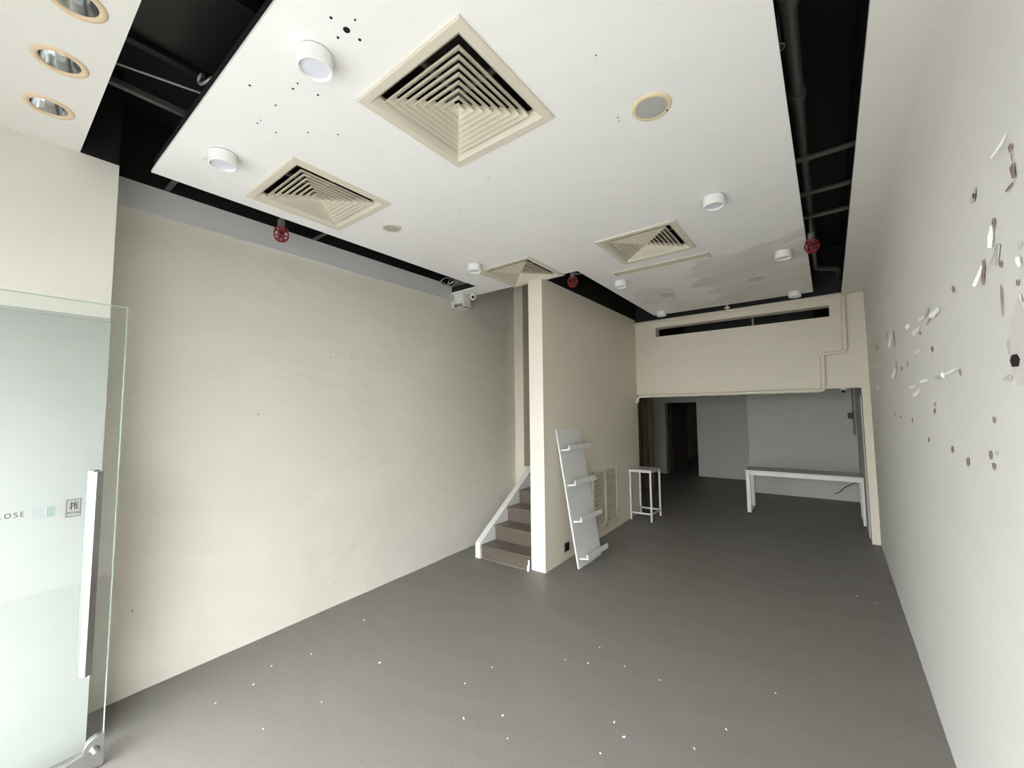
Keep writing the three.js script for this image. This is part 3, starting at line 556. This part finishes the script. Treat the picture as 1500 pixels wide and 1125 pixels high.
for (const [n, [x, z]] of chips.entries()) {
  const g = new THREE.IcosahedronGeometry(0.0047, 1), p = g.attributes.position, a = rr(0.6, 1.1), b = rr(0.8, 2.2), sd = rr(0, 90);
  for (let i = 0; i < p.count; i++) { const k = 1 + 0.5 * noise.noise(p.getX(i) * 200 + sd, p.getY(i) * 200, p.getZ(i) * 200); p.setXYZ(i, p.getX(i) * k * b, p.getY(i) * k * 0.4, p.getZ(i) * k * a); }
  g.computeVertexNormals();
  const m = tag(obj('plaster_crumb', g.rotateY(rr(0, 6)), M.plasterFlake), crumbLabels[n] ?? 'one of many tiny white plaster crumbs scattered over the front half of the grey floor', 'debris', 'plaster crumbs scattered on the floor');
  m.position.set(x, fy(z) + 0.0018, z);
}

// ---------- glass door standing open along the pillar ----------
{
  const X = -2.745, zE = -0.445, zP = 0.50, yB = -0.045, yT = 2.08;
  const t = thing('glass_door', 'clear green-tinted glass door with chrome pull bar, open beside the pillar', 'door', [X, 0, zE]);
  const W = zP - zE;
  obj('glass_panel', box(-0.005, 0.005, yB, yT, 0.004, W), M.glass, t);
  obj('glass_edge', [box(-0.005, 0.005, yB + 0.12, yT, 0.0, 0.0038), box(-0.005, 0.005, yT, yT + 0.0035, 0.0, W)], M.glassEdge, t);
  for (const s of [1, -1]) obj('pull_bar', [box(-0.0155, 0.0155, 0.388, 1.29, -0.0155, 0.0155, 0.002).rotateY(0.62).translate(s * 0.046, 0, 0.08), ...[0.55, 1.13].map((y) => cyl(0.009, 0.009, 0.034, 0, 0, 0, 14).rotateZ(Math.PI / 2).translate(s * 0.022, y, 0.08))], M.steel, t);
  // bottom rail and corner lock
  const s = new THREE.Shape(); s.moveTo(0.0, yB - 0.002); s.lineTo(0.0, 0.085); s.absarc(0.012, 0.03, 0.056, Math.PI / 2, 0.0, true); s.lineTo(0.14, 0.012); s.lineTo(0.14, yB - 0.002);
  obj('corner_patch', new THREE.ExtrudeGeometry(s, { depth: 0.026, bevelEnabled: true, bevelSize: 0.002, bevelThickness: 0.002, bevelSegments: 2, curveSegments: 24 }).rotateY(-Math.PI / 2).translate(0.013, 0, 0), M.steel, t);
  const k = obj('lock_cylinder', [lathe([[0, 0.03], [0.008, 0.029], [0.0125, 0.024], [0.014, 0.008], [0.018, 0.006], [0.019, 0.0]], 28).rotateZ(-Math.PI / 2).translate(0.013, 0.03, 0.03)], M.chrome, t);
  obj('bottom_rail', box(-0.014, 0.014, yB - 0.002, 0.008, 0.142, W, 0.003), M.steel, t);
  // lettering and stickers, read from inside
  const font = await new FontLoader().loadAsync('fonts/droid/droid_sans_regular.typeface.json');
  const word = new THREE.Group();
  let x = 0;
  const glyphs = [];
  for (const ch of 'CLOSE') { const g = new TextGeometry(ch, { font, size: 0.0205, depth: 0.0006, curveSegments: 6 }); g.computeBoundingBox(); g.translate(x - g.boundingBox.min.x, 0, 0); x += g.boundingBox.max.x - g.boundingBox.min.x + 0.0068; glyphs.push(g); }
  const txt = mergeGeometries(glyphs.map(strip)).translate(-x, 0, 0).rotateY(Math.PI / 2).translate(0.0052, 1.122, 0.283);
  obj('lettering', txt, std({ color: 0x24282c, roughness: 0.6 }), t).userData.label = 'black lettering CLOSE';
  obj('sticker', box(0.0052, 0.0058, 1.103, 1.152, 0.232, 0.266), std({ color: 0x9a9f9f, roughness: 0.4 }), t);
  obj('sticker', box(0.0052, 0.0060, 1.106, 1.150, 0.2255, 0.2315 - 0.03, 0.0002), std({ color: 0x84958c, roughness: 0.4 }), t);
  const art = canvasOf(256, 384, (c, w, h) => {
    c.fillStyle = '#979693'; c.fillRect(0, 0, w, h);
    c.strokeStyle = '#3b3937'; c.lineWidth = 12; c.strokeRect(22, 22, w - 44, h - 44);
    c.strokeStyle = '#0c0b0b'; c.lineCap = 'round';
    const L = (a, b, cx, d, lw) => { c.lineWidth = lw; c.beginPath(); c.moveTo(a, b); c.lineTo(cx, d); c.stroke(); };
    L(62, 110, 122, 100, 13); L(95, 66, 95, 220, 16); L(95, 220, 74, 206, 11); L(62, 176, 122, 148, 13);        // hand radical
    L(150, 62, 128, 132, 13); L(143, 108, 143, 222, 14); L(178, 66, 188, 86, 13);
    L(143, 110, 206, 104, 11); L(143, 145, 200, 140, 11); L(143, 180, 200, 176, 11); L(143, 216, 210, 212, 12); L(172, 108, 172, 214, 12);
    c.fillStyle = '#121111'; c.font = 'bold 70px serif'; c.textAlign = 'center'; c.fillText('PUSH', w / 2, 318, 186);
  });
  const at = new THREE.CanvasTexture(art); at.colorSpace = THREE.SRGBColorSpace;
  const pl = new THREE.PlaneGeometry(0.053, 0.083).rotateY(Math.PI / 2).translate(0.0056, 1.132, 0.145);
  obj('push_sign', pl, std({ map: at, roughness: 0.5 }), t).userData.label = 'grey square PUSH sign with a Chinese character';
}

renderer.render(scene, camera);
